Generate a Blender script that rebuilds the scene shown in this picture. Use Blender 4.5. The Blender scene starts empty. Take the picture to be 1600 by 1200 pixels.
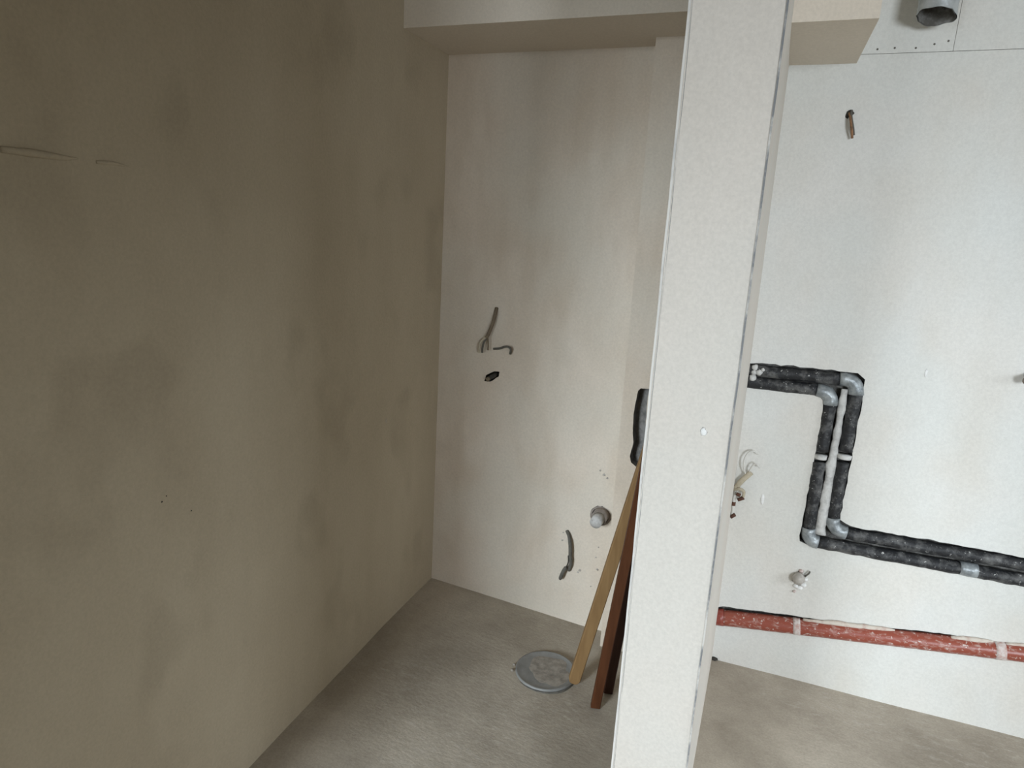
import bpy, bmesh, math, random
from mathutils import Vector, Matrix, noise
from mathutils.geometry import tessellate_polygon

random.seed(7)
scene = bpy.context.scene
col = scene.collection

# ------------------------------------------------------------------ camera
F_PX, PITCH, ROLL, YAW, CAM_H = 1030.49, 0.228325, 0.0527895, -0.347385, 1.65
cam_pos = Vector((0.0, 0.0, CAM_H))
fw = Vector((math.sin(YAW) * math.cos(PITCH), math.cos(YAW) * math.cos(PITCH), -math.sin(PITCH)))
r0 = Vector((math.cos(YAW), -math.sin(YAW), 0.0))
u0 = r0.cross(fw)
rt = math.cos(ROLL) * r0 + math.sin(ROLL) * u0
up = -math.sin(ROLL) * r0 + math.cos(ROLL) * u0
cd = bpy.data.cameras.new('camera')
cd.sensor_width = 36.0
cd.lens = 36.0 * F_PX / 1600.0
cd.clip_start = 0.02
cam = bpy.data.objects.new('camera', cd)
col.objects.link(cam)
cam.matrix_world = Matrix(((rt.x, up.x, -fw.x, 0), (rt.y, up.y, -fw.y, 0), (rt.z, up.z, -fw.z, CAM_H), (0, 0, 0, 1)))
scene.camera = cam

# ------------------------------------------------------------------ world, window light, exposure
world = bpy.data.worlds.new('world')
scene.world = world
world.use_nodes = True
world.node_tree.nodes['Background'].inputs[0].default_value = (0.80, 0.90, 1.0, 1)
world.node_tree.nodes['Background'].inputs[1].default_value = 0.12


def window_light(name, loc, target, sx, sz, power, color, spread=180):
    ld = bpy.data.lights.new(name, 'AREA')
    ld.shape = 'RECTANGLE'
    ld.size, ld.size_y = sx, sz
    ld.energy = power
    ld.color = color
    ld.spread = math.radians(spread)
    o = bpy.data.objects.new(name, ld)
    col.objects.link(o)
    o.location = loc
    o.rotation_euler = (Vector(target) - Vector(loc)).to_track_quat('-Z', 'Y').to_euler()
    return o


# daylight through the two windows behind the photographer (sky light, so it falls downwards into the room)
window_light('window_daylight_left', (-2.00, -3.36, 1.85), (-1.00, 2.5, 0.00), 1.1, 1.5, 40, (0.83, 0.925, 1.0), 54)
window_light('window_daylight_right', (2.75, -3.36, 1.85), (0.00, 2.5, 0.90), 1.3, 1.5, 86, (0.86, 0.93, 1.0), 105)
# daylight from the window in the side wall of the right-hand room
window_light('window_daylight_side', (3.65, 0.75, 1.75), (0.55, 1.7, 0.0), 1.3, 1.2, 15, (0.86, 0.93, 1.0), 70)

scene.view_settings.view_transform = 'Standard'
scene.view_settings.look = 'None'
scene.view_settings.gamma = 1.0
scene.view_settings.use_curve_mapping = False
scene.view_settings.exposure = -0.25
scene.cycles.max_bounces = 8
scene.cycles.diffuse_bounces = 5
scene.cycles.use_fast_gi = False

# ------------------------------------------------------------------ geometry constants (metres)
D = 2.52          # back wall plane
XL = -1.262       # left wall plane at the floor
YF = 1.35         # free end of the partition
YP = 2.412        # face of the pilaster
ZC = 2.72         # ceiling


def hit(px, py, ax, val):
    d = (px - 800.0) / F_PX * rt - (py - 600.0) / F_PX * up + fw
    t = (val - cam_pos[ax]) / d[ax]
    return cam_pos + t * d


def W(px, py, off=0.0):
    """point on the back wall plane, off metres in front of it"""
    return hit(px, py, 1, D - off)


def floor_z(x, y):
    a = max(0.0, min(1.0, (-x - 0.50) / 0.762))
    b = max(0.0, min(1.0, (y - 0.6) / 1.5))
    return 0.05 * a * b


# ------------------------------------------------------------------ materials
def ramp(nt, fac, stops):
    n = nt.nodes.new('ShaderNodeValToRGB')
    e = n.color_ramp.elements
    e[0].position, e[0].color = stops[0][0], (*stops[0][1], 1)
    e[1].position, e[1].color = stops[1][0], (*stops[1][1], 1)
    for p, c in stops[2:]:
        k = e.new(p)
        k.color = (*c, 1)
    nt.links.new(fac, n.inputs[0])
    return n.outputs[0]


def tex(nt, scale, detail=5, rough=0.6, stretch=(1, 1, 1), off=(0, 0, 0), dist=0.0):
    g = nt.nodes.new('ShaderNodeNewGeometry')
    m = nt.nodes.new('ShaderNodeMapping')
    m.inputs['Scale'].default_value = stretch
    m.inputs['Location'].default_value = off
    nt.links.new(g.outputs['Position'], m.inputs['Vector'])
    n = nt.nodes.new('ShaderNodeTexNoise')
    n.inputs['Scale'].default_value = scale
    n.inputs['Detail'].default_value = detail
    n.inputs['Roughness'].default_value = rough
    n.inputs['Distortion'].default_value = dist
    nt.links.new(m.outputs[0], n.inputs['Vector'])
    return n.outputs['Fac']


def mixc(nt, fac, a, b, mode='MIX'):
    n = nt.nodes.new('ShaderNodeMix')
    n.data_type = 'RGBA'
    n.blend_type = mode
    for sock, v in ((n.inputs[0], fac), (n.inputs[6], a), (n.inputs[7], b)):
        if isinstance(v, (int, float)):
            sock.default_value = v
        elif isinstance(v, tuple):
            sock.default_value = (*v, 1)
        else:
            nt.links.new(v, sock)
    return n.outputs[2]


def new_mat(name, rough=0.9, metal=0.0):
    m = bpy.data.materials.new(name)
    m.use_nodes = True
    b = m.node_tree.nodes['Principled BSDF']
    b.inputs['Roughness'].default_value = rough
    b.inputs['Metallic'].default_value = metal
    b.inputs['Specular IOR Level'].default_value = 0.25
    return m, m.node_tree, b


def bump(nt, b, pairs):
    prev = None
    for h, strength, dist in pairs:
        n = nt.nodes.new('ShaderNodeBump')
        n.inputs['Strength'].default_value = strength
        n.inputs['Distance'].default_value = dist
        nt.links.new(h, n.inputs['Height'])
        if prev is not None:
            nt.links.new(prev, n.inputs['Normal'])
        prev = n.outputs[0]
    nt.links.new(prev, b.inputs['Normal'])


def grey(v):
    return (v, v, v)


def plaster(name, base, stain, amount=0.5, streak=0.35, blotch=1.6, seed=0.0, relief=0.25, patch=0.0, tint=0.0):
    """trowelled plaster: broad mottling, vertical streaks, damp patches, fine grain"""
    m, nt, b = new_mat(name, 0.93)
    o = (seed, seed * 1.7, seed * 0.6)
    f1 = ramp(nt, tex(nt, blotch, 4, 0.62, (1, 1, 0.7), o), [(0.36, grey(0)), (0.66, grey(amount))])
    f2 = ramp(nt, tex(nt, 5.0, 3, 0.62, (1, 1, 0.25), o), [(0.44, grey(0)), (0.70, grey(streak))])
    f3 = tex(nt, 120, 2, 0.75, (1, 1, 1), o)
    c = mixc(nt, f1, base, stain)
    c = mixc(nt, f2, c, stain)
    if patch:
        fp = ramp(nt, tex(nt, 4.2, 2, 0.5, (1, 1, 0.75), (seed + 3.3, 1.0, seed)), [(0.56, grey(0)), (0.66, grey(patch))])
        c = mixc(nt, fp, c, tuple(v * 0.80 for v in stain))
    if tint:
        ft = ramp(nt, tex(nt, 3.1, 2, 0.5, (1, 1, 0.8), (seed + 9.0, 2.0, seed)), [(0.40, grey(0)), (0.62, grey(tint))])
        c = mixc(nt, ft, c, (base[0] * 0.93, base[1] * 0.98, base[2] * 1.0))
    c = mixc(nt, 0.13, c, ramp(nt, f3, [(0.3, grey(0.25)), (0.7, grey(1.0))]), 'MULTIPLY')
    nt.links.new(c, b.inputs['Base Color'])
    lo = nt.nodes.new('ShaderNodeMath')
    lo.operation = 'MULTIPLY_ADD'
    nt.links.new(tex(nt, 9, 1, 0.5, (1, 1, 0.5), o), lo.inputs[0])
    lo.inputs[1].default_value = 2.2
    nt.links.new(tex(nt, 110, 1, 0.7, (1, 1, 1), o), lo.inputs[2])
    bump(nt, b, [(lo.outputs[0], relief, 0.004)])
    return m


M = {}
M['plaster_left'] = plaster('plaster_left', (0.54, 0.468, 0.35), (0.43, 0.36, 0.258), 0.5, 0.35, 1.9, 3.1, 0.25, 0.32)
M['plaster_alcove'] = plaster('plaster_alcove', (0.73, 0.65, 0.555), (0.54, 0.45, 0.35), 0.65, 0.55, 1.5, 8.2, 0.30, 0.12, 0.5)
M['plaster_white'] = plaster('plaster_white', (0.735, 0.725, 0.69), (0.62, 0.59, 0.525), 0.70, 0.35, 1.3, 1.3, 0.11, 0.0, 0.5)
M['plaster_partition'] = plaster('plaster_partition', (0.685, 0.64, 0.58), (0.60, 0.55, 0.485), 0.5, 0.25, 1.8, 5.7, 0.09, 0.0, 0.4)
M['plaster_beam'] = plaster('plaster_beam', (0.73, 0.66, 0.565), (0.65, 0.575, 0.475), 0.4, 0.10, 1.4, 2.2, 0.08)
M['ceiling'] = plaster('ceiling_paint', (0.66, 0.64, 0.60), (0.58, 0.56, 0.52), 0.4, 0.1, 1.4, 4.2, 0.05)


def concrete_floor():
    m, nt, b = new_mat('screed', 0.85)
    f1 = ramp(nt, tex(nt, 2.4, 4, 0.65, (1, 1, 1), (4, 2, 0)), [(0.34, grey(0)), (0.66, grey(1))])
    rough_zone = ramp(nt, tex(nt, 1.7, 2, 0.5, (1, 1, 1), (7.4, 1, 0)), [(0.45, grey(0)), (0.60, grey(1))])
    f2 = ramp(nt, tex(nt, 34, 3, 0.7, (0.6, 1.5, 1), (1, 5, 0)), [(0.52, grey(0)), (0.74, grey(1))])
    f3 = tex(nt, 140, 2, 0.7)
    c = mixc(nt, f1, (0.52, 0.462, 0.382), (0.34, 0.296, 0.238))
    c = mixc(nt, mixc(nt, 0.55, (0, 0, 0), mixc(nt, 1.0, rough_zone, f2, 'MULTIPLY')), c, (0.60, 0.555, 0.49))
    c = mixc(nt, 0.22, c, ramp(nt, f3, [(0.3, grey(0.2)), (0.7, grey(1.0))]), 'MULTIPLY')
    nt.links.new(c, b.inputs['Base Color'])
    bump(nt, b, [(tex(nt, 55, 3, 0.7, (0.7, 1.3, 1)), 0.30, 0.005)])
    return m


M['floor'] = concrete_floor()


def simple(name, a, bcol, scale=20, lo=0.4, hi=0.65, rough=0.8, metal=0.0, stretch=(1, 1, 1), bmp=0.3, bd=0.002, spec=None, speck=None):
    m, nt, b = new_mat(name, rough, metal)
    f = ramp(nt, tex(nt, scale, 6, 0.65, stretch), [(lo, grey(0)), (hi, grey(1))])
    c = mixc(nt, f, a, bcol)
    if speck:
        fs = ramp(nt, tex(nt, speck[1], 3, 0.7, (1, 1, 1), (3, 1, 2)), [(speck[2], grey(0)), (speck[2] + 0.07, grey(1))])
        c = mixc(nt, fs, c, speck[0])
    nt.links.new(c, b.inputs['Base Color'])
    bump(nt, b, [(tex(nt, scale * 2.3, 4, 0.6, stretch), bmp, bd)])
    if spec is not None:
        b.inputs['Specular IOR Level'].default_value = spec
    return m


M['black_tape'] = simple('black_tape', (0.016, 0.017, 0.019), (0.17, 0.17, 0.165), 24, 0.46, 0.76, 0.55, 0, (1, 1, 1), 0.8, 0.005, 0.4, ((0.50, 0.50, 0.48), 85, 0.64))
M['grey_tape'] = simple('grey_tape', (0.17, 0.19, 0.20), (0.40, 0.43, 0.44), 35, 0.35, 0.68, 0.36, 0.3, (1, 1, 1), 0.6, 0.003, 0.5)
M['mortar'] = simple('mortar', (0.60, 0.60, 0.58), (0.38, 0.38, 0.37), 40, 0.45, 0.72, 0.9, 0, (1, 1, 1), 0.7, 0.004)
M['recess'] = simple('recess', (0.26, 0.25, 0.235), (0.13, 0.125, 0.115), 30, 0.45, 0.7, 0.95, 0, (1, 1, 1), 0.9, 0.006)
M['lip'] = simple('patched_plaster', (0.60, 0.54, 0.47), (0.46, 0.33, 0.28), 45, 0.45, 0.7, 0.9)
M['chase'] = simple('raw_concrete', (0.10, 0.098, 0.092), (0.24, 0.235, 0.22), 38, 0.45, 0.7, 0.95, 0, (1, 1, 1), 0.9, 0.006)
M['red_pvc'] = simple('red_pvc', (0.27, 0.066, 0.042), (0.50, 0.36, 0.32), 60, 0.53, 0.72, 0.33, 0, (0.5, 1, 1.2), 0.25, 0.002, 0.5, ((0.60, 0.52, 0.48), 70, 0.60))
M['red_end'] = simple('red_end', (0.24, 0.05, 0.035), (0.34, 0.13, 0.10), 42, 0.5, 0.75, 0.33, 0, (1, 1, 1), 0.2, 0.002, 0.5)
M['whitened'] = simple('plaster_smear', (0.62, 0.56, 0.53), (0.46, 0.30, 0.26), 60, 0.42, 0.66, 0.8)
M['ochre_wood'] = simple('ochre_wood', (0.27, 0.165, 0.072), (0.20, 0.115, 0.048), 14, 0.35, 0.7, 0.6, 0, (3.5, 3.5, 0.35), 0.15, 0.001)
M['brown_wood'] = simple('brown_wood', (0.050, 0.018, 0.009), (0.032, 0.011, 0.006), 14, 0.35, 0.7, 0.5, 0, (3.5, 3.5, 0.35), 0.2, 0.001)
M['brown_wood_light'] = simple('brown_wood_light', (0.100, 0.036, 0.014), (0.065, 0.022, 0.008), 14, 0.35, 0.7, 0.5, 0, (3.5, 3.5, 0.35), 0.2, 0.001)
M['galvanised'] = simple('galvanised', (0.36, 0.39, 0.40), (0.55, 0.58, 0.59), 18, 0.4, 0.65, 0.42, 0.55, (1, 1, 1), 0.5, 0.004, 0.5)
M['duct_inside'] = simple('duct_lining', (0.10, 0.095, 0.085), (0.30, 0.30, 0.29), 26, 0.45, 0.7, 0.8)  # inner face of the duct, mottled and darker than the shell
M['lid_grey'] = simple('lid_grey', (0.27, 0.27, 0.26), (0.19, 0.188, 0.18), 14, 0.4, 0.7, 0.55, 0.1, (1, 1, 1), 0.25, 0.003, 0.4)
M['dust'] = simple('dust', (0.35, 0.315, 0.27), (0.22, 0.20, 0.175), 45, 0.4, 0.66, 0.95)
M['cable_beige'] = simple('cable_beige', (0.47, 0.42, 0.32), (0.38, 0.33, 0.24), 60, 0.4, 0.7, 0.7)
M['wire_white'] = simple('wire_white', (0.62, 0.61, 0.57), (0.54, 0.52, 0.47), 60, 0.4, 0.7, 0.6)
M['wire_brown'] = simple('wire_brown', (0.10, 0.045, 0.028), (0.06, 0.028, 0.02), 60, 0.4, 0.7, 0.6)
M['wire_grey'] = simple('wire_grey', (0.13, 0.122, 0.105), (0.085, 0.08, 0.068), 60, 0.4, 0.7, 0.7)
M['cable_dusty'] = simple('cable_dusty', (0.20, 0.16, 0.11), (0.13, 0.10, 0.068), 70, 0.4, 0.7, 0.8)
M['rust'] = simple('rust', (0.30, 0.165, 0.09), (0.14, 0.085, 0.05), 90, 0.4, 0.65, 0.85)
M['dark_hole'] = simple('dark_hole', (0.035, 0.032, 0.028), (0.06, 0.055, 0.048), 40)
M['stub_brown'] = simple('stub_brown', (0.22, 0.185, 0.155), (0.30, 0.26, 0.23), 50, 0.4, 0.7, 0.6)
M['stub_white'] = simple('stub_white', (0.52, 0.51, 0.49), (0.30, 0.28, 0.26), 55, 0.5, 0.75, 0.7)
M['chip_white'] = simple('chip_white', (0.80, 0.80, 0.78), (0.68, 0.68, 0.66), 60)
M['smudge'] = simple('smudge', (0.36, 0.335, 0.30), (0.50, 0.47, 0.43), 60)
M['bead'] = simple('bead', (0.20, 0.205, 0.21), (0.58, 0.56, 0.52), 9, 0.46, 0.60, 0.6, 0.0)
M['bead_white'] = simple('bead_white', (0.66, 0.64, 0.60), (0.50, 0.49, 0.47), 9, 0.5, 0.68, 0.7)


# ------------------------------------------------------------------ mesh helpers
def link(name, me, mat, parent=None, smooth=False):
    o = bpy.data.objects.new(name, me)
    col.objects.link(o)
    if mat is not None:
        for k in (mat if isinstance(mat, (list, tuple)) else [mat]):
            me.materials.append(M[k])
    if smooth:
        for p in me.polygons:
            p.use_smooth = True
    if parent is not None:
        o.parent = parent
    return o


def mesh(name, verts, faces, mat, parent=None, smooth=False):
    me = bpy.data.meshes.new(name)
    me.from_pydata([tuple(v) for v in verts], [], faces)
    bm = bmesh.new()
    bm.from_mesh(me)
    bmesh.ops.recalc_face_normals(bm, faces=bm.faces)
    bm.to_mesh(me)
    bm.free()
    return link(name, me, mat, parent, smooth)


def structure(o):
    o['kind'] = 'structure'
    return o


def tag(o, label, cat, group=None):
    o['label'] = label
    o['category'] = cat
    if group:
        o['group'] = group
    return o


def empty(name, loc, label, cat):
    o = bpy.data.objects.new(name, None)
    o.empty_display_size = 0.05
    col.objects.link(o)
    o.location = loc
    bpy.context.view_layer.update()
    return tag(o, label, cat)


def adopt(root):
    """children were built in world coordinates: shift them into the root's frame"""
    inv = Matrix.Translation(-Vector(root.location))
    for c in root.children:
        c.matrix_parent_inverse = inv
    return root


def box_data(x0, x1, y0, y1, z0, z1):
    v = [(x, y, z) for z in (z0, z1) for y in (y0, y1) for x in (x0, x1)]
    f = [(0, 2, 3, 1), (4, 5, 7, 6), (0, 1, 5, 4), (2, 6, 7, 3), (0, 4, 6, 2), (1, 3, 7, 5)]
    return v, f


def box(name, x0, x1, y0, y1, z0, z1, mat, parent=None):
    return mesh(name, *box_data(x0, x1, y0, y1, z0, z1), mat, parent)


def smooth_path(pts, n=8):
    """Catmull-Rom through the points"""
    pts = [Vector(p) for p in pts]
    P = [pts[0] * 2 - pts[1]] + pts + [pts[-1] * 2 - pts[-2]]
    out = []
    for i in range(1, len(P) - 2):
        for k in range(n):
            t = k / n
            a, b, c, d = P[i - 1], P[i], P[i + 1], P[i + 2]
            out.append(0.5 * ((2 * b) + (c - a) * t + (2 * a - 5 * b + 4 * c - d) * t * t + (3 * b - a - 3 * c + d) * t ** 3))
    out.append(pts[-1])
    return out


def tube(name, pts, r, mat, parent=None, seg=14, jitter=0.0, flat=1.0, cap=True, taper=None):
    """one swept tube; r is a number or a list; flat squeezes it towards the wall (y)"""
    pts = [Vector(p) for p in pts]
    n = len(pts)
    verts, faces = [], []
    t0 = (pts[1] - pts[0]).normalized()
    ref = Vector((0, 1, 0)) if abs(t0.y) < 0.9 else Vector((0, 0, 1))
    nrm = (ref - t0 * ref.dot(t0)).normalized()
    for i, p in enumerate(pts):
        t = (pts[min(i + 1, n - 1)] - pts[max(i - 1, 0)]).normalized()
        nrm = (nrm - t * nrm.dot(t)).normalized()
        bn = t.cross(nrm)
        rr = r[i] if isinstance(r, (list, tuple)) else r
        for k in range(seg):
            a = 2 * math.pi * k / seg
            q = nrm * math.cos(a) * flat + bn * math.sin(a)
            j = 1.0 + (jitter * noise.noise((p + q * rr) * 38.0) if jitter else 0.0)
            verts.append(p + q * rr * j)
    for i in range(n - 1):
        for k in range(seg):
            a, b = i * seg + k, i * seg + (k + 1) % seg
            faces.append((a, b, b + seg, a + seg))
    if cap:
        faces.append(tuple(range(seg)))
        faces.append(tuple(range((n - 1) * seg, n * seg)))
    o = mesh(name, verts, faces, mat, parent, True)
    return o


def straight(a, b, n):
    a, b = Vector(a), Vector(b)
    return [a.lerp(b, i / n) for i in range(n + 1)]


def ragged(px, step=9, amp=1.2, closed=True):
    """subdivide a pixel outline and make it uneven like a hammered chase"""
    out = []
    m = len(px)
    for i in range(m if closed else m - 1):
        a, b = px[i], px[(i + 1) % m]
        L = math.dist(a, b)
        k = max(1, int(L / step))
        for j in range(k):
            t = j / k
            amp_j = amp if L > 4 else 0
            out.append((a[0] + (b[0] - a[0]) * t + random.uniform(-amp_j, amp_j), a[1] + (b[1] - a[1]) * t + random.uniform(-amp_j, amp_j)))
    return out


def wall_with_chases(name, x0, x1, z0, z1, y, holes, mat, depth, parent=None):
    """flat wall with recessed chases; holes are loops of (x, z); materials: 0 plaster, 1 raw chase"""
    outer = [Vector((x0, z0, 0)), Vector((x1, z0, 0)), Vector((x1, z1, 0)), Vector((x0, z1, 0))]
    loops = [outer] + [[Vector((a, b, 0)) for a, b in h] for h in holes]
    tris = tessellate_polygon(loops)
    flat = [v for l in loops for v in l]
    verts = [(v.x, y, v.y) for v in flat]
    faces = [tuple(t) for t in tris]
    nf = len(faces)
    base = 4
    for h, dp in zip(holes, depth):
        n = len(h)
        cx = sum(a for a, _ in h) / n
        cz = sum(b for _, b in h) / n
        off = len(verts)
        verts += [(a, y + dp, b) for a, b in h]
        for i in range(n):
            j = (i + 1) % n
            faces.append((base + i, base + j, off + j, off + i))
        for t in tessellate_polygon([[Vector((a, b, 0)) for a, b in h]]):
            faces.append(tuple(off + k for k in t))
        base += n
    me = bpy.data.meshes.new(name)
    me.from_pydata(verts, [], faces)
    bm = bmesh.new()
    bm.from_mesh(me)
    bm.normal_update()
    bm.to_mesh(me)
    bm.free()
    o = link(name, me, mat, parent)
    for i, p in enumerate(me.polygons):
        p.material_index = 0 if i < nf else 1
    return o


def lump(name, loc, size, mat, parent=None, seed=0, sub=2, rough=0.35):
    bm = bmesh.new()
    bmesh.ops.create_icosphere(bm, subdivisions=sub, radius=1.0)
    for v in bm.verts:
        k = 1 + rough * noise.noise(v.co * 1.7 + Vector((seed * 3.1, seed, 0)))
        v.co = Vector((v.co.x * size[0] * k, v.co.y * size[1] * k, v.co.z * size[2] * k)) + Vector(loc)
    me = bpy.data.meshes.new(name)
    bm.to_mesh(me)
    bm.free()
    return link(name, me, mat, parent, True)


# ------------------------------------------------------------------ the shell
# floor: screed that rises a little towards the left wall
XA, XB, YA, YB = -3.7, 3.8, -3.5, D + 0.04
nx, ny = 140, 120
fv, ff = [], []
for j in range(ny + 1):
    for i in range(nx + 1):
        x, y = XA + (XB - XA) * i / nx, YA + (YB - YA) * j / ny
        z = floor_z(x, y) if x > -1.6 else 0.05 * max(0.0, min(1.0, (y - 0.6) / 1.5))
        fv.append((x, y, z + 0.004 * noise.noise(Vector((x * 3.0, y * 3.0, 0.3)))))
for j in range(ny):
    for i in range(nx):
        a = j * (nx + 1) + i
        ff.append((a, a + 1, a + nx + 2, a + nx + 1))
floor = structure(mesh('floor', fv, ff, 'floor', None, True))
ceiling = structure(box('ceiling', XA, XB, YA, YB, ZC, ZC + 0.12, 'ceiling'))

# left wall: slightly out of plumb, ends beside the photographer where the room widens
LX_T = -1.243
LWE = 0.35
lv = [(XL, LWE, -0.03), (XL, D + 0.02, -0.03), (LX_T, D + 0.02, ZC), (LX_T, LWE, ZC),
      (XL - 0.18, LWE, -0.03), (XL - 0.18, D + 0.02, -0.03), (XL - 0.18, D + 0.02, ZC), (XL - 0.18, LWE, ZC)]
lf = [(0, 1, 2, 3), (4, 7, 6, 5), (0, 3, 7, 4), (1, 5, 6, 2), (3, 2, 6, 7), (0, 4, 5, 1)]
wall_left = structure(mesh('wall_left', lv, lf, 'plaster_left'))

# alcove back wall (round hole for the waste pipe)
hc = W(938, 806)
ring = [(hc.x + 0.043 * math.cos(a) * (1 + random.uniform(-.05, .05)), hc.z + 0.043 * math.sin(a) * (1 + random.uniform(-.05, .05)))
        for a in [2 * math.pi * k / 26 for k in range(26)]]
slot_px = ragged([(757, 595), (760, 586), (772, 580), (780, 581), (779, 588), (766, 596)], 5, 0.7)
slot = [(W(*p).x, W(*p).z) for p in slot_px]
wall_back = structure(wall_with_chases('wall_back', XL - 0.05, -0.10, -0.05, ZC, D, [ring, slot], ['plaster_alcove', 'dark_hole'], [0.03, 0.04]))

# pilaster beside the partition, with a hacked-out recess
hole_px = ragged([(998, 610), (1001, 606), (1014, 608), (1004, 722), (994, 729), (985, 722), (984, 713), (989, 690), (990, 655), (994, 625)], 7, 1.0)
hole = []
for p in hole_px:
    q = hit(p[0], p[1], 1, YP)
    hole.append((q.x, q.z))
PX0, PX1 = -0.427, -0.10
pil = wall_with_chases('wall_pilaster', PX0, PX1, -0.05, ZC, YP, [hole], ['plaster_alcove', 'recess'], [0.06])
structure(pil)
# its left return
mesh('pilaster_return', [(PX0, YP, -0.05), (PX0, D + 0.01, -0.05), (PX0, D + 0.01, ZC), (PX0, YP, ZC)], [(0, 1, 2, 3)], 'plaster_alcove', pil)

# partition: free-standing end of a plastered wall
pxl0, pxr0 = -0.184, -0.016          # front edges
pxl1, pxr1 = -0.184, 0.0114          # at the back wall
pv = [(pxl0, YF, -0.03), (pxr0, YF, -0.03), (pxr1, D, -0.03), (pxl1, D, -0.03),
      (pxl0, YF, ZC), (pxr0, YF, ZC), (pxr1 - 0.014, D, ZC), (pxl1, D, ZC)]
pf = [(0, 3, 2, 1), (4, 5, 6, 7), (0, 1, 5, 4), (1, 2, 6, 5), (2, 3, 7, 6), (3, 0, 4, 7)]
partition = structure(mesh('wall_partition', pv, pf, 'plaster_partition'))


def bead(name, x, w, mat, seed):
    v, f = [], []
    n = 90
    for i in range(n + 1):
        z = -0.02 + (ZC + 0.0) * i / n
        d = 0.0012 * noise.noise(Vector((seed, 0, z * 9)))
        d2 = 0.0010 * noise.noise(Vector((seed + 5, 0, z * 23)))
        v += [(x - w / 2 + d, YF + 0.006, z), (x - w / 2 + d, YF - 0.0022 + d2, z), (x + w / 2 + d, YF - 0.0022 + d2, z), (x + w / 2 + d, YF + 0.006, z)]
    for i in range(n):
        for k in range(3):
            a = i * 4 + k
            f.append((a, a + 1, a + 5, a + 4))
    return mesh(name, v, f, mat, partition)


bead('corner_bead', pxr0 + 0.0002, 0.0034, 'bead', 1.0)
bead('corner_bead', pxl0 + 0.0005, 0.0046, 'bead_white', 7.0)
# the thin seam line beside the left bead
sv, sf = [], []
for i in range(61):
    z = ZC * i / 60
    d = 0.0008 * noise.noise(Vector((3.0, 1.0, z * 7)))
    sv += [(pxl0 + 0.0052 + d, YF - 0.0006, z), (pxl0 + 0.0060 + d, YF - 0.0006, z)]
for i in range(60):
    sf.append((2 * i, 2 * i + 1, 2 * i + 3, 2 * i + 2))
mesh('seam', sv, sf, 'bead', partition)

# ---- right-hand back wall with pipe chases
chase_px = ([(1163, 566), (1240, 572), (1300, 578), (1341, 583), (1352, 594), (1350, 610), (1331, 715), (1312, 812), (1330, 823), (1450, 843), (1600, 871), (1850, 917)]
            + [(1850, 962), (1600, 914), (1400, 876), (1300, 858), (1263, 853), (1249, 846), (1251, 828), (1270, 730), (1286, 642), (1287, 626), (1277, 618), (1160, 603)])
chase = [(W(*p).x, W(*p).z) for p in ragged(chase_px, 9, 1.1)]
red_top = [(1112, 949), (1130, 947.5), (1180, 954), (1200, 957), (1240, 962), (1255, 964.5), (1300, 971.5), (1395, 982), (1440, 986), (1485, 991.5), (1505, 997), (1600, 1009), (1850, 1038)]
red_bot = [(1850, 1058), (1600, 1027), (1112, 969)]
redch = [(W(*p).x, W(*p).z) for p in ragged(red_top + red_bot, 9, 0.6)]
seam_z = W(1360, 85).z
wr0 = 0.0
plug_px = ragged([(1240, 897), (1250, 891), (1256, 899), (1254, 910), (1244, 913), (1237, 908)], 5, 0.8)
plug = [(W(*p).x, W(*p).z) for p in plug_px]
wall_right = structure(wall_with_chases('wall_right', -0.05, 3.72, -0.05, seam_z, D, [chase, redch, plug], ['plaster_white', 'chase'], [0.034, 0.03, 0.02]))
box('backing', -0.05, 3.72, D + 0.004, D + 0.03, seam_z - 0.02, ZC, 'chase', wall_right)
xs = W(1489, 80).x
for bx0, bx1 in ((-0.05, xs - 0.0006), (xs + 0.0006, 1.55), (1.553, 3.72)):
    bo = box('plasterboard', bx0, bx1, D - 0.0004, D + 0.0035, seam_z + 0.0013, ZC, 'plaster_white', wall_right)
for p in ((1371, 77), (1398, 75), (1431, 75), (1460, 69), (1482, 64)):
    c = W(*p)
    bm = bmesh.new()
    bmesh.ops.create_cone(bm, cap_ends=True, segments=10, radius1=0.0034, radius2=0.0026, depth=0.002,
                          matrix=Matrix.Translation((c.x, D - 0.0008, c.z)) @ Matrix.Rotation(math.radians(90), 4, 'X'))
    me = bpy.data.meshes.new('screw')
    bm.to_mesh(me)
    bm.free()
    link('screw', me, 'wire_grey', wall_right)

# mortar between the two insulated pipes
ms = [W(1320, 608, -0.006), W(1311, 660, -0.006), W(1301, 715, -0.005), W(1291, 775, -0.005), W(1280, 834, -0.006)]
mp = smooth_path(ms, 10)
tube('mortar_strip', mp, [0.011 + 0.008 * i / (len(mp) - 1) + 0.005 * noise.noise(p * 26) for i, p in enumerate(mp)], 'mortar', wall_right, 14, 0.35, 0.6)
# plaster blob at the start of the chase
for i, (a, b, s) in enumerate(((1180, 574, .011), (1176, 590, .013), (1186, 582, .012), (1178, 582, .010), (1192, 578, .007))):
    lump('plaster_lump', W(a, b, 0.012), (s, 0.008, s), 'mortar', wall_right, i)

# plaster lapping over the top of the red pipe where it was patched
for a, b in ((1255, 1398), (1486, 1552), (1572, 1850)):
    pp = []
    k = int((b - a) / 9)
    for i in range(k + 1):
        x = a + (b - a) * i / k
        pp.append(W(x, 964.3 + (x - 1127) * 0.11784 - 11.2 + random.uniform(-0.7, 0.7), 0.006))
    tube('plaster_lip', pp, [0.003 + 0.0065 * math.sin(math.pi * min(1, max(0.05, i / k))) ** 0.5 for i in range(k + 1)], 'lip', wall_right, 8, 0.35)

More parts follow.
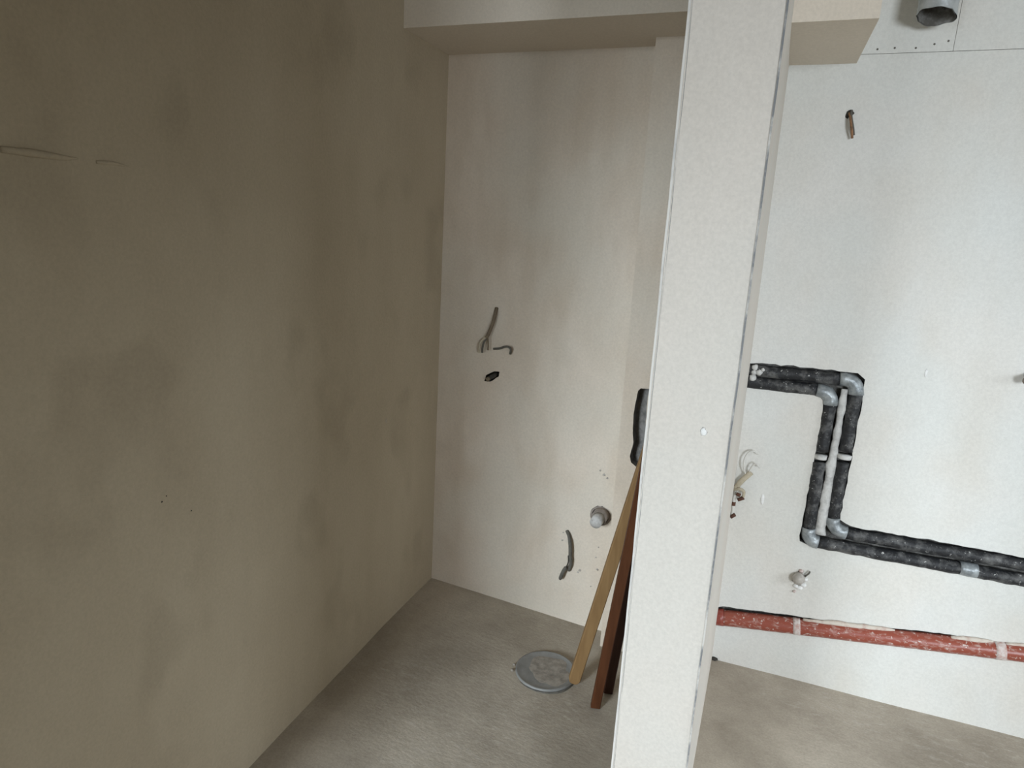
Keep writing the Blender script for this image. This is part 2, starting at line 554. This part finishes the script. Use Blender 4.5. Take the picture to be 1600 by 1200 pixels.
# ---- beams
ZL, ZR = 2.303, 2.227
structure(mesh('ceiling_beam', *box_data(XL - 0.05, -0.15, 2.168, D + 0.03, ZL, ZC + 0.01), 'plaster_beam'))
structure(mesh('ceiling_beam', *box_data(-0.03, 0.201, 2.058, D + 0.03, ZR, ZC + 0.01), 'plaster_beam'))

# ---- the rest of the room behind the photographer (window openings hold the daylight)
def wall_opening(name, p0, p1, z0, z1, a0, a1, h0, h1, mat):
    """vertical wall from p0 to p1 with a rectangular opening from a0 to a1 (metres along) and h0 to h1"""
    p0, p1 = Vector((*p0, 0)), Vector((*p1, 0))
    L = (p1 - p0).length
    d = (p1 - p0) / L
    nrm = Vector((-d.y, d.x, 0)) * 0.2
    us, zs = [0, a0, a1, L], [z0, h0, h1, z1]
    v, f = [], []
    for s in (0, 1):
        for zz in zs:
            for uu in us:
                q = p0 + d * uu + nrm * s
                v.append((q.x, q.y, zz))
    for s in (0, 16):
        for j in range(3):
            for i in range(3):
                if (i, j) != (1, 1):
                    a = s + j * 4 + i
                    f.append((a, a + 1, a + 5, a + 4))
    for a, b in ((5, 6), (6, 10), (10, 9), (9, 5)):
        f.append((a, b, b + 16, a + 16))
    return structure(mesh(name, v, f, mat))


wall_opening('wall_rear', (0.0, -3.4), (-3.7, -3.4), -0.05, ZC, 1.45, 2.55, 1.1, 2.6, 'plaster_white')
wall_opening('wall_rear_right', (3.8, -3.4), (0.0, -3.4), -0.05, ZC, 0.4, 1.7, 1.1, 2.6, 'plaster_white')
# unseen wall added to keep right window light off the left wall and alcove
structure(box('wall_light_blocker', -0.55, 1.22, -1.25, -1.05, -0.05, ZC, 'plaster_left'))
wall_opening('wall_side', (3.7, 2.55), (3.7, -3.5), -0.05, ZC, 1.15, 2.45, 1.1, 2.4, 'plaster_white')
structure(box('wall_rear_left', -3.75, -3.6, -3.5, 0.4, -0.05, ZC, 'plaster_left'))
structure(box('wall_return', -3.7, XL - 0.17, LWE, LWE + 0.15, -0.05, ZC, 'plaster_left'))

# ------------------------------------------------------------------ insulated pipes
PR = 0.0222


def Pt(px, py, off=-0.008):
    return W(px, py, off)


def elbow_pts(a, c, b, n=7):
    """quadratic bend from a over corner c to b"""
    a, b, c = Vector(a), Vector(b), Vector(c)
    return [a * (1 - t) ** 2 + c * 2 * t * (1 - t) + b * t * t for t in [i / n for i in range(n + 1)]]


def insulated(label, run1, run2, run3, c1, c2, extra):
    root = empty('insulated_pipe', Pt(*run1[0]), label, 'pipe')
    for a, b in (run1, run2[:2], run2[2:], run3):
        tube('pipe_length', straight(Pt(*a), Pt(*b), max(6, int(math.dist(a, b) / 7))), PR, 'black_tape', root, 16, 0.16)
    tube('elbow', elbow_pts(Pt(*run1[1]), Pt(*c1), Pt(*run2[0])), PR * 1.12, 'grey_tape', root, 16, 0.14)
    tube('elbow', elbow_pts(Pt(*run2[3]), Pt(*c2), Pt(*run3[0])), PR * 1.12, 'grey_tape', root, 16, 0.14)
    for mat, r, a, b in extra:
        tube('coupling', straight(Pt(*a), Pt(*b), 3), PR * r, mat, root, 16, 0.10)
    return adopt(root)


insulated('upper black insulated pipe of the zigzag pair on the white wall, larger outer bend',
          ((1168, 578), (1312, 592)), ((1337, 616), (1321, 704), (1317, 722), (1302, 808)), ((1322, 833), (1850, 927)), (1341, 592), (1298, 827),
          [('mortar', 1.04, (1320.0, 710), (1318.6, 716))])
insulated('lower black insulated pipe of the zigzag pair, inside bend, with a silver coupling',
          ((1165, 596), (1276, 609)), ((1297, 632), (1284, 704), (1280, 722), (1264, 824)), ((1278, 847), (1850, 953)), (1302, 612), (1260, 843),
          [('mortar', 1.04, (1282.5, 710), (1281.2, 716)), ('grey_tape', 1.12, (1499, 887), (1526, 892))])

# ------------------------------------------------------------------ red waste pipe
root = empty('drain_pipe', W(1116, 963), 'reddish-brown plastic waste pipe set low in the white wall', 'pipe')
RR = 0.0315
tube('pipe_length', straight(W(1127, 964.3, 0.0), W(1850, 1049.5, 0.0), 70), RR, 'red_pvc', root, 20, 0.05)
tube('end_sleeve', straight(W(1115, 963, 0.001), W(1131, 964.7, 0.001), 3), RR * 1.06, 'red_end', root, 20, 0.03)
tube('tape_band', straight(W(1239, 977.5, 0.0), W(1250, 978.8, 0.0), 3), RR * 1.035, 'whitened', root, 20, 0.06)
tube('tape_band', straight(W(1553, 1014.5, 0.0), W(1569, 1016.4, 0.0), 3), RR * 1.05, 'whitened', root, 20, 0.08)
adopt(root)

# ------------------------------------------------------------------ ventilation duct stub
dc = hit(1463, 26, 1, 2.425)
root = empty('ventilation_duct', dc, 'crumpled grey metal ventilation duct hanging open above the white wall', 'duct')
for nm, rad, mat, inner in (('shell', 0.0520, 'galvanised', 0), ('lining', 0.0490, 'duct_inside', 1)):
    v, f = [], []
    seg, rows = 40, 40
    for j in range(rows + 1):
        t = j / rows
        for k in range(seg):
            a = 2 * math.pi * k / seg
            zb = dc.z - 0.012 * math.sin(a) - 0.006 * math.cos(a) + 0.006 * noise.noise(Vector((math.cos(a) * 2, math.sin(a) * 2, 1.1)))
            z = zb + (ZC - zb) * t
            q = Vector((math.cos(a), math.sin(a), z * 9))
            rr = rad * (1 + 0.10 * noise.noise(q) + 0.05 * noise.noise(q * 2.7) + (0.012 * math.sin(z * 420)))
            v.append((dc.x + rr * math.cos(a) * 1.02, dc.y + rr * math.sin(a) * 0.94, z))
    for j in range(rows):
        for k in range(seg):
            a, b = j * seg + k, j * seg + (k + 1) % seg
            f.append((a, b, b + seg, a + seg))
    mesh(nm, v, f, mat, root, True)
adopt(root)

# ------------------------------------------------------------------ loose wires at the partition corner
root = empty('electrical_cable', W(1143, 770), 'beige electrical cable with bare loose wires in the corner right of the partition', 'cable')
tube('sheath', smooth_path([W(1174, 738, 0.022), W(1166, 745, 0.024), W(1157, 753, 0.022), W(1150, 762, 0.014), W(1146, 770, 0.002)], 6),
     0.0105, 'cable_beige', root, 10, 0.1, 0.6)
tube('wire', smooth_path([W(1165, 741, 0.022), W(1162, 730, 0.028), W(1163, 718, 0.030), W(1169, 708, 0.026), W(1177, 705, 0.02), W(1184, 710, 0.012)], 6), 0.0028, 'wire_white', root, 8)
tube('wire', smooth_path([W(1170, 740, 0.022), W(1174, 730, 0.028), W(1181, 725, 0.03), W(1187, 731, 0.022)], 6), 0.0028, 'wire_white', root, 8)
tube('wire', smooth_path([W(1147, 765, 0.012), W(1155, 764, 0.026), W(1162, 768, 0.03), W(1161, 776, 0.03), W(1156, 780, 0.022)], 6), 0.0060, 'cable_beige', root, 8)
w2 = tube('wire', smooth_path([W(1149, 766, 0.010), W(1148, 774, 0.02), W(1146, 786, 0.024), W(1145, 798, 0.022), W(1143, 806, 0.018)], 6), 0.0062, 'wire_white', root, 8)
tube('wire_end', straight(W(1150.5, 771.5, 0.032), W(1157, 774.5, 0.034), 3), 0.0068, 'wire_brown', root, 8)
tube('wire_end', straight(W(1153, 781, 0.032), W(1162, 778, 0.034), 3), 0.0070, 'wire_brown', root, 8)
tube('wire_end', straight(W(1146.4, 784, 0.026), W(1145.8, 789.5, 0.026), 3), 0.0078, 'wire_brown', root, 8)
tube('wire_end', straight(W(1141.5, 808, 0.026), W(1148.5, 804, 0.026), 3), 0.0072, 'wire_brown', root, 8)
adopt(root)

# ------------------------------------------------------------------ rusty hook high on the white wall
root = empty('rusty_wire', W(1327, 180), 'rusty bent wire hanging from the upper white wall', 'wire')
tube('strand', smooth_path([W(1331, 173, 0.0), W(1330, 177, 0.014), W(1331, 188, 0.020), W(1333, 200, 0.018), W(1334, 211, 0.010)], 6), 0.0038, 'wire_grey', root, 8)
tube('strand', smooth_path([W(1327, 176, 0.0), W(1328.5, 182, 0.018), W(1330, 195, 0.026), W(1331, 205, 0.024), W(1331.5, 216, 0.016)], 6), 0.0040, 'rust', root, 8)
lump('anchor_hole', W(1328, 177, 0.001), (0.012, 0.004, 0.010), 'dark_hole', root, 4)
lump('anchor_hole', W(1324, 181, 0.001), (0.006, 0.003, 0.009), 'dark_hole', root, 5)
adopt(root)

# ------------------------------------------------------------------ broken water outlet above the red pipe
root = empty('water_outlet', W(1247, 905), 'broken plastered water outlet stub between the black and red pipes', 'outlet')
tube('stub', [W(1249, 902, -0.015), W(1248, 904, 0.012), W(1246, 907, 0.032)], [0.023, 0.022, 0.018], 'smudge', root, 14, 0.2)
tube('wire', smooth_path([W(1257, 901, 0.0), W(1260, 899, 0.012), W(1264, 896, 0.014), W(1265.5, 893, 0.010)], 5), 0.0032, 'wire_grey', root, 8)
for i, (a, b, s) in enumerate(((1243, 915, .010), (1249, 918, .012), (1241, 924, .006), (1255, 914, .011), (1258, 905, .010), (1252, 892, .008))):
    lump('plaster_crumb', W(a, b, 0.003), (s, 0.008, s * 0.8), 'whitened' if i % 3 == 2 else 'chip_white', root, i + 9)
adopt(root)

# outlet at the right border of the picture
root = empty('water_outlet', W(1606, 592), 'grey wall outlet stub at the right edge of the photo, above the black pipes', 'outlet')
tube('stub', [W(1611, 588, -0.01), W(1609, 591, 0.02), W(1605, 596, 0.045)], [0.014, 0.014, 0.013], 'stub_brown', root, 14, 0.1)
tube('collar', [W(1611, 588, 0.0), W(1610, 589.5, 0.008)], [0.022, 0.020], 'stub_white', root, 14, 0.1)
adopt(root)

# ------------------------------------------------------------------ alcove: cables for the sink
root = empty('cable_stub', W(757, 545), 'dusty split cable hanging down the shaded alcove wall', 'cable')
tube('sheath', smooth_path([W(776, 481, 0.0), W(774, 490, 0.012), W(770, 505, 0.018), W(764, 520, 0.020), W(760, 528, 0.020)], 6), 0.0075, 'cable_dusty', root, 10, 0.1)
tube('wire', smooth_path([W(761, 526, 0.020), W(756, 535, 0.022), W(754, 543, 0.022), W(753.5, 551, 0.020)], 5), 0.0045, 'wire_grey', root, 8)
tube('wire', smooth_path([W(760, 527, 0.022), W(752, 533, 0.028), W(749, 541, 0.030), W(749, 551, 0.028)], 5), 0.0042, 'cable_beige', root, 8)
tube('wire', smooth_path([W(762, 526, 0.020), W(763, 535, 0.022), W(762.5, 547, 0.020)], 5), 0.0036, 'cable_dusty', root, 8)
adopt(root)
tag(tube('hook_wire', smooth_path([W(771, 545, 0.002), W(780, 544.5, 0.006), W(788, 542, 0.016), W(794, 542, 0.020), W(798, 546, 0.018), W(797, 553, 0.008)], 6),
         0.0046, 'wire_grey', None, 8), 'thin grey wire hook on the alcove wall beside the split cable', 'wire')
root = empty('pipe_stub', W(768, 588), 'short dark pipe stub slanting out of the alcove wall below the split cable', 'pipe stub')
tube('stub', [W(777, 583, -0.02), W(772, 587, 0.012), W(764, 591, 0.026)], 0.0085, 'dark_hole', root, 12)
tube('rim', [W(764.5, 590.8, 0.025), W(760, 594, 0.034)], 0.0088, 'cable_dusty', root, 12)
adopt(root)

root = empty('wire_loop', W(886, 832), 'grey kinked cable hanging low on the alcove wall left of the wooden sticks', 'cable')
tube('sheath', smooth_path([W(886, 829, 0.0), W(889, 838, 0.012), W(891, 852, 0.020), W(891, 868, 0.020), W(892, 880, 0.016), W(889, 891, 0.006)], 6), 0.0075, 'wire_grey', root, 10, 0.12)
tube('loose_end', smooth_path([W(885, 886, 0.018), W(880, 893, 0.022), W(875, 905, 0.020)], 5), [0.0045] + [0.0085] * 9 + [0.006], 'wire_grey', root, 10, 0.12)
tube('wire', smooth_path([W(888, 868, 0.022), W(888, 878, 0.024), W(885, 886, 0.018)], 5), 0.0028, 'dark_hole', root, 8)
adopt(root)

# waste pipe stub in the alcove
root = empty('waste_outlet', W(938, 808), 'short brown waste outlet with white crusted nozzle in the alcove wall', 'outlet')
tube('socket', [W(940, 803, -0.03), W(938, 806, 0.02), W(936, 809, 0.050)], 0.0325, 'stub_brown', root, 20, 0.04)
tube('nozzle', [W(936.5, 808, 0.04), W(933.5, 813, 0.062), W(930, 818, 0.085)], [0.026, 0.025, 0.024], 'stub_white', root, 20, 0.10)
v, f = [], []
for k in range(24):
    a = 2 * math.pi * k / 24
    for rr, yy in ((0.0355, -0.004), (0.043, -0.002)):
        v.append((hc.x + rr * math.cos(a), D + yy, hc.z + rr * math.sin(a)))
for k in range(24):
    j = (k + 1) % 24
    f.append((2 * k, 2 * k + 1, 2 * j + 1, 2 * j))
mesh('rim', v, f, 'stub_brown', root, True)
adopt(root)

# ------------------------------------------------------------------ floor drain lid
dcx, dcy = -0.580, 2.152
dz = floor_z(dcx, dcy) + 0.001
root = empty('floor_drain', (dcx, dcy, dz), 'round grey drain lid dusted with plaster on the alcove floor', 'drain lid')


def lathe(name, prof, mat, parent, cx, cy, cz, seg=56, wob=0.0):
    v, f = [], []
    for r, z in prof:
        for k in range(seg):
            a = 2 * math.pi * k / seg
            rr = r * (1 + wob * noise.noise(Vector((math.cos(a) * 1.5, math.sin(a) * 1.5, 2.0))))
            v.append((cx + rr * math.cos(a), cy + rr * math.sin(a), cz + z))
    for j in range(len(prof) - 1):
        for k in range(seg):
            a, b = j * seg + k, j * seg + (k + 1) % seg
            f.append((a, b, b + seg, a + seg))
    return mesh(name, v, f, mat, parent, True)


lathe('disc', [(0.116, -0.006), (0.117, 0.006), (0.115, 0.0105), (0.111, 0.011), (0.108, 0.0095), (0.09, 0.0085), (0.05, 0.0085), (0.0005, 0.009)], 'lid_grey', root, dcx, dcy, dz)
lathe('rim', [(0.1205, -0.006), (0.1215, 0.002), (0.1195, 0.0045), (0.1178, 0.002), (0.1178, -0.006)], 'wire_grey', root, dcx, dcy, dz, 56, 0.03)
# thin crust of spilled plaster on the lid
v, f = [], []
seg, rows = 40, 9
for j in range(rows + 1):
    for k in range(seg):
        a = 2 * math.pi * k / seg
        edge = 0.084 * (1 + 0.45 * noise.noise(Vector((math.cos(a) * 1.6, math.sin(a) * 1.6, 4.4))))
        r = edge * (1 - j / rows)
        x, y = r * math.cos(a) + 0.008, r * math.sin(a) - 0.004
        h = 0.0088 + (0.0 if j == 0 else 0.0008 + 0.0022 * max(-0.3, noise.noise(Vector((x * 42, y * 42, 1.0)))))
        v.append((dcx + x, dcy + y, dz + h))
for j in range(rows):
    for k in range(seg):
        a, b = j * seg + k, j * seg + (k + 1) % seg
        f.append((a, b, b + seg, a + seg))
mesh('plaster_crust', v, f, 'dust', root, True)
adopt(root)

# ------------------------------------------------------------------ leaning sticks
def slat(name, foot, top, wid, thk, mat, label, yaw=0.0, rounded=False, parts=()):
    foot, top = Vector(foot), Vector(top)
    ax = (top - foot).normalized()
    view = (cam_pos - foot)
    view = (view - ax * view.dot(ax)).normalized()
    side = ax.cross(view).normalized()
    q = Matrix.Rotation(yaw, 3, ax)
    view, side = q @ view, q @ side
    L = (top - foot).length
    root = empty(name, foot, label, 'wooden stick')
    v, f = [], []
    prof = []
    if rounded:
        n = 9
        for i in range(n + 1):
            a = math.pi * 0.5 * i / n
            prof.append((wid / 2 * (0.35 + 0.65 * math.sin(a)), wid * 0.42 * (1 - math.cos(a))))
        prof.append((wid / 2, L))
    else:
        prof = [(wid / 2, 0.0), (wid / 2 * 1.0, 0.004), (wid / 2, L * 0.5), (wid / 2, L)]
    bev = min(thk, wid) * 0.14
    for w2, d in prof:
        for sx, sy in ((-1, -1), (1, -1), (1, 1), (-1, 1)):
            for bx, by in (((0, 1), (1, 0)) if sx * sy > 0 else ((1, 0), (0, 1))):
                v.append(foot + ax * d + side * sx * (w2 - bev * bx) + view * sy * (thk / 2 - bev * by))
    m = 8
    for j in range(len(prof) - 1):
        for k in range(m):
            a, b = j * m + k, j * m + (k + 1) % m
            f.append((a, b, b + m, a + m))
    f.append(tuple(range(m)))
    f.append(tuple(range((len(prof) - 1) * m, len(prof) * m)))
    o = mesh('shaft', v, f, mat, root)
    return adopt(root), ax, side, view


fo = hit(896, 1066, 2, 0.012)
to = hit(1068, 536, 0, -0.212)
slat('wooden_stick', fo, to, 0.044, 0.022, 'ochre_wood', 'ochre wooden batten with a rounded foot leaning by the drain lid', 0.25, True)
f1 = hit(930, 1104, 2, 0.006)
t1 = hit(1062, 475, 0, -0.212)
slat('wooden_stick', f1, t1, 0.034, 0.020, 'brown_wood_light', 'dark reddish-brown wooden slat, the left and nearer of the two', 0.2)
f2 = hit(950, 1081, 2, 0.006)
t2 = hit(1076, 430, 0, -0.203)
slat('wooden_stick', f2, t2, 0.034, 0.020, 'brown_wood', 'darkest brown wooden slat leaning right against the partition', 0.2)

# ------------------------------------------------------------------ small marks and chips
lump('plaster_chip', hit(1099, 675, 1, YF - 0.001), (0.0062, 0.003, 0.0085), 'chip_white', partition, 3, 2, 0.6)
for i, (a, b, s) in enumerate(((253, 784, .0024), (260, 775, .0018), (299, 798, .0020))):
    c = hit(a, b, 0, XL + 0.007)
    lump('nail_hole', (XL + (LX_T - XL) * c.z / ZC, c.y, c.z), (0.001, s, s), 'dark_hole', wall_left, i)


def lwp(px, py):
    q = hit(px, py, 0, XL)
    for _ in range(4):
        q = hit(px, py, 0, XL + (LX_T - XL) * (q.z + 0.03) / (ZC + 0.03))
    return q


# trowel ridges standing proud of the left wall
for pts, rr in ((((0, 233), (50, 239), (95, 246), (122, 248)), 0.006), (((150, 253), (175, 255), (200, 260)), 0.0035)):
    pp = smooth_path([lwp(*p) for p in pts], 8)
    n = len(pp)
    tube('trowel_ridge', pp, [rr * (0.15 + math.sin(math.pi * (0.25 + 0.75 * i / (n - 1)))) for i in range(n)], 'plaster_left', wall_left, 8, 0.2)
lump('plaster_fleck', lwp(603, 657), (0.001, 0.002, 0.010), 'smudge', wall_left, 2)
for i, (a, b, sx, sz) in enumerate(((1191, 780, .007, .022), (1447, 583, .005, .013))):
    lump('plaster_fleck', W(a, b, 0.0), (sx, 0.002, sz), 'chip_white', wall_right, 20 + i)
lump('corner_cavity', W(1116, 1029, 0.002), (0.014, 0.010, 0.007), 'dark_hole', wall_right, 31)
for i, (a, b, s) in enumerate(((880, 832, .004), (879, 844, .005), (935, 855, .004), (931, 871, .004), (906, 891, .006), (903, 894, .005), (933, 890, .006), (923, 916, .004), (944, 742, .006), (938, 735, .005), (949, 747, .005))):
    lump('plaster_pit', W(a, b, 0.0), (s * 1.1, 0.0012, s * 0.9), 'smudge', wall_back, 40 + i, 1)
# crumbs beside the drain lid
for i, (a, b, sz, lab) in enumerate(((803, 1041, .006, 'small mortar crumb at the left rim of the drain lid, the farther one'),
                                     (800, 1050, .008, 'larger mortar crumb at the left rim of the drain lid, the nearer one'))):
    q = hit(a, b, 2, 0.008)
    tag(lump('mortar_crumb', (q.x, q.y, floor_z(q.x, q.y) + sz * 0.5), (sz, sz, sz * 0.7), 'dust', None, 60 + i, 1), lab, 'crumb', 'mortar crumbs beside the drain lid')
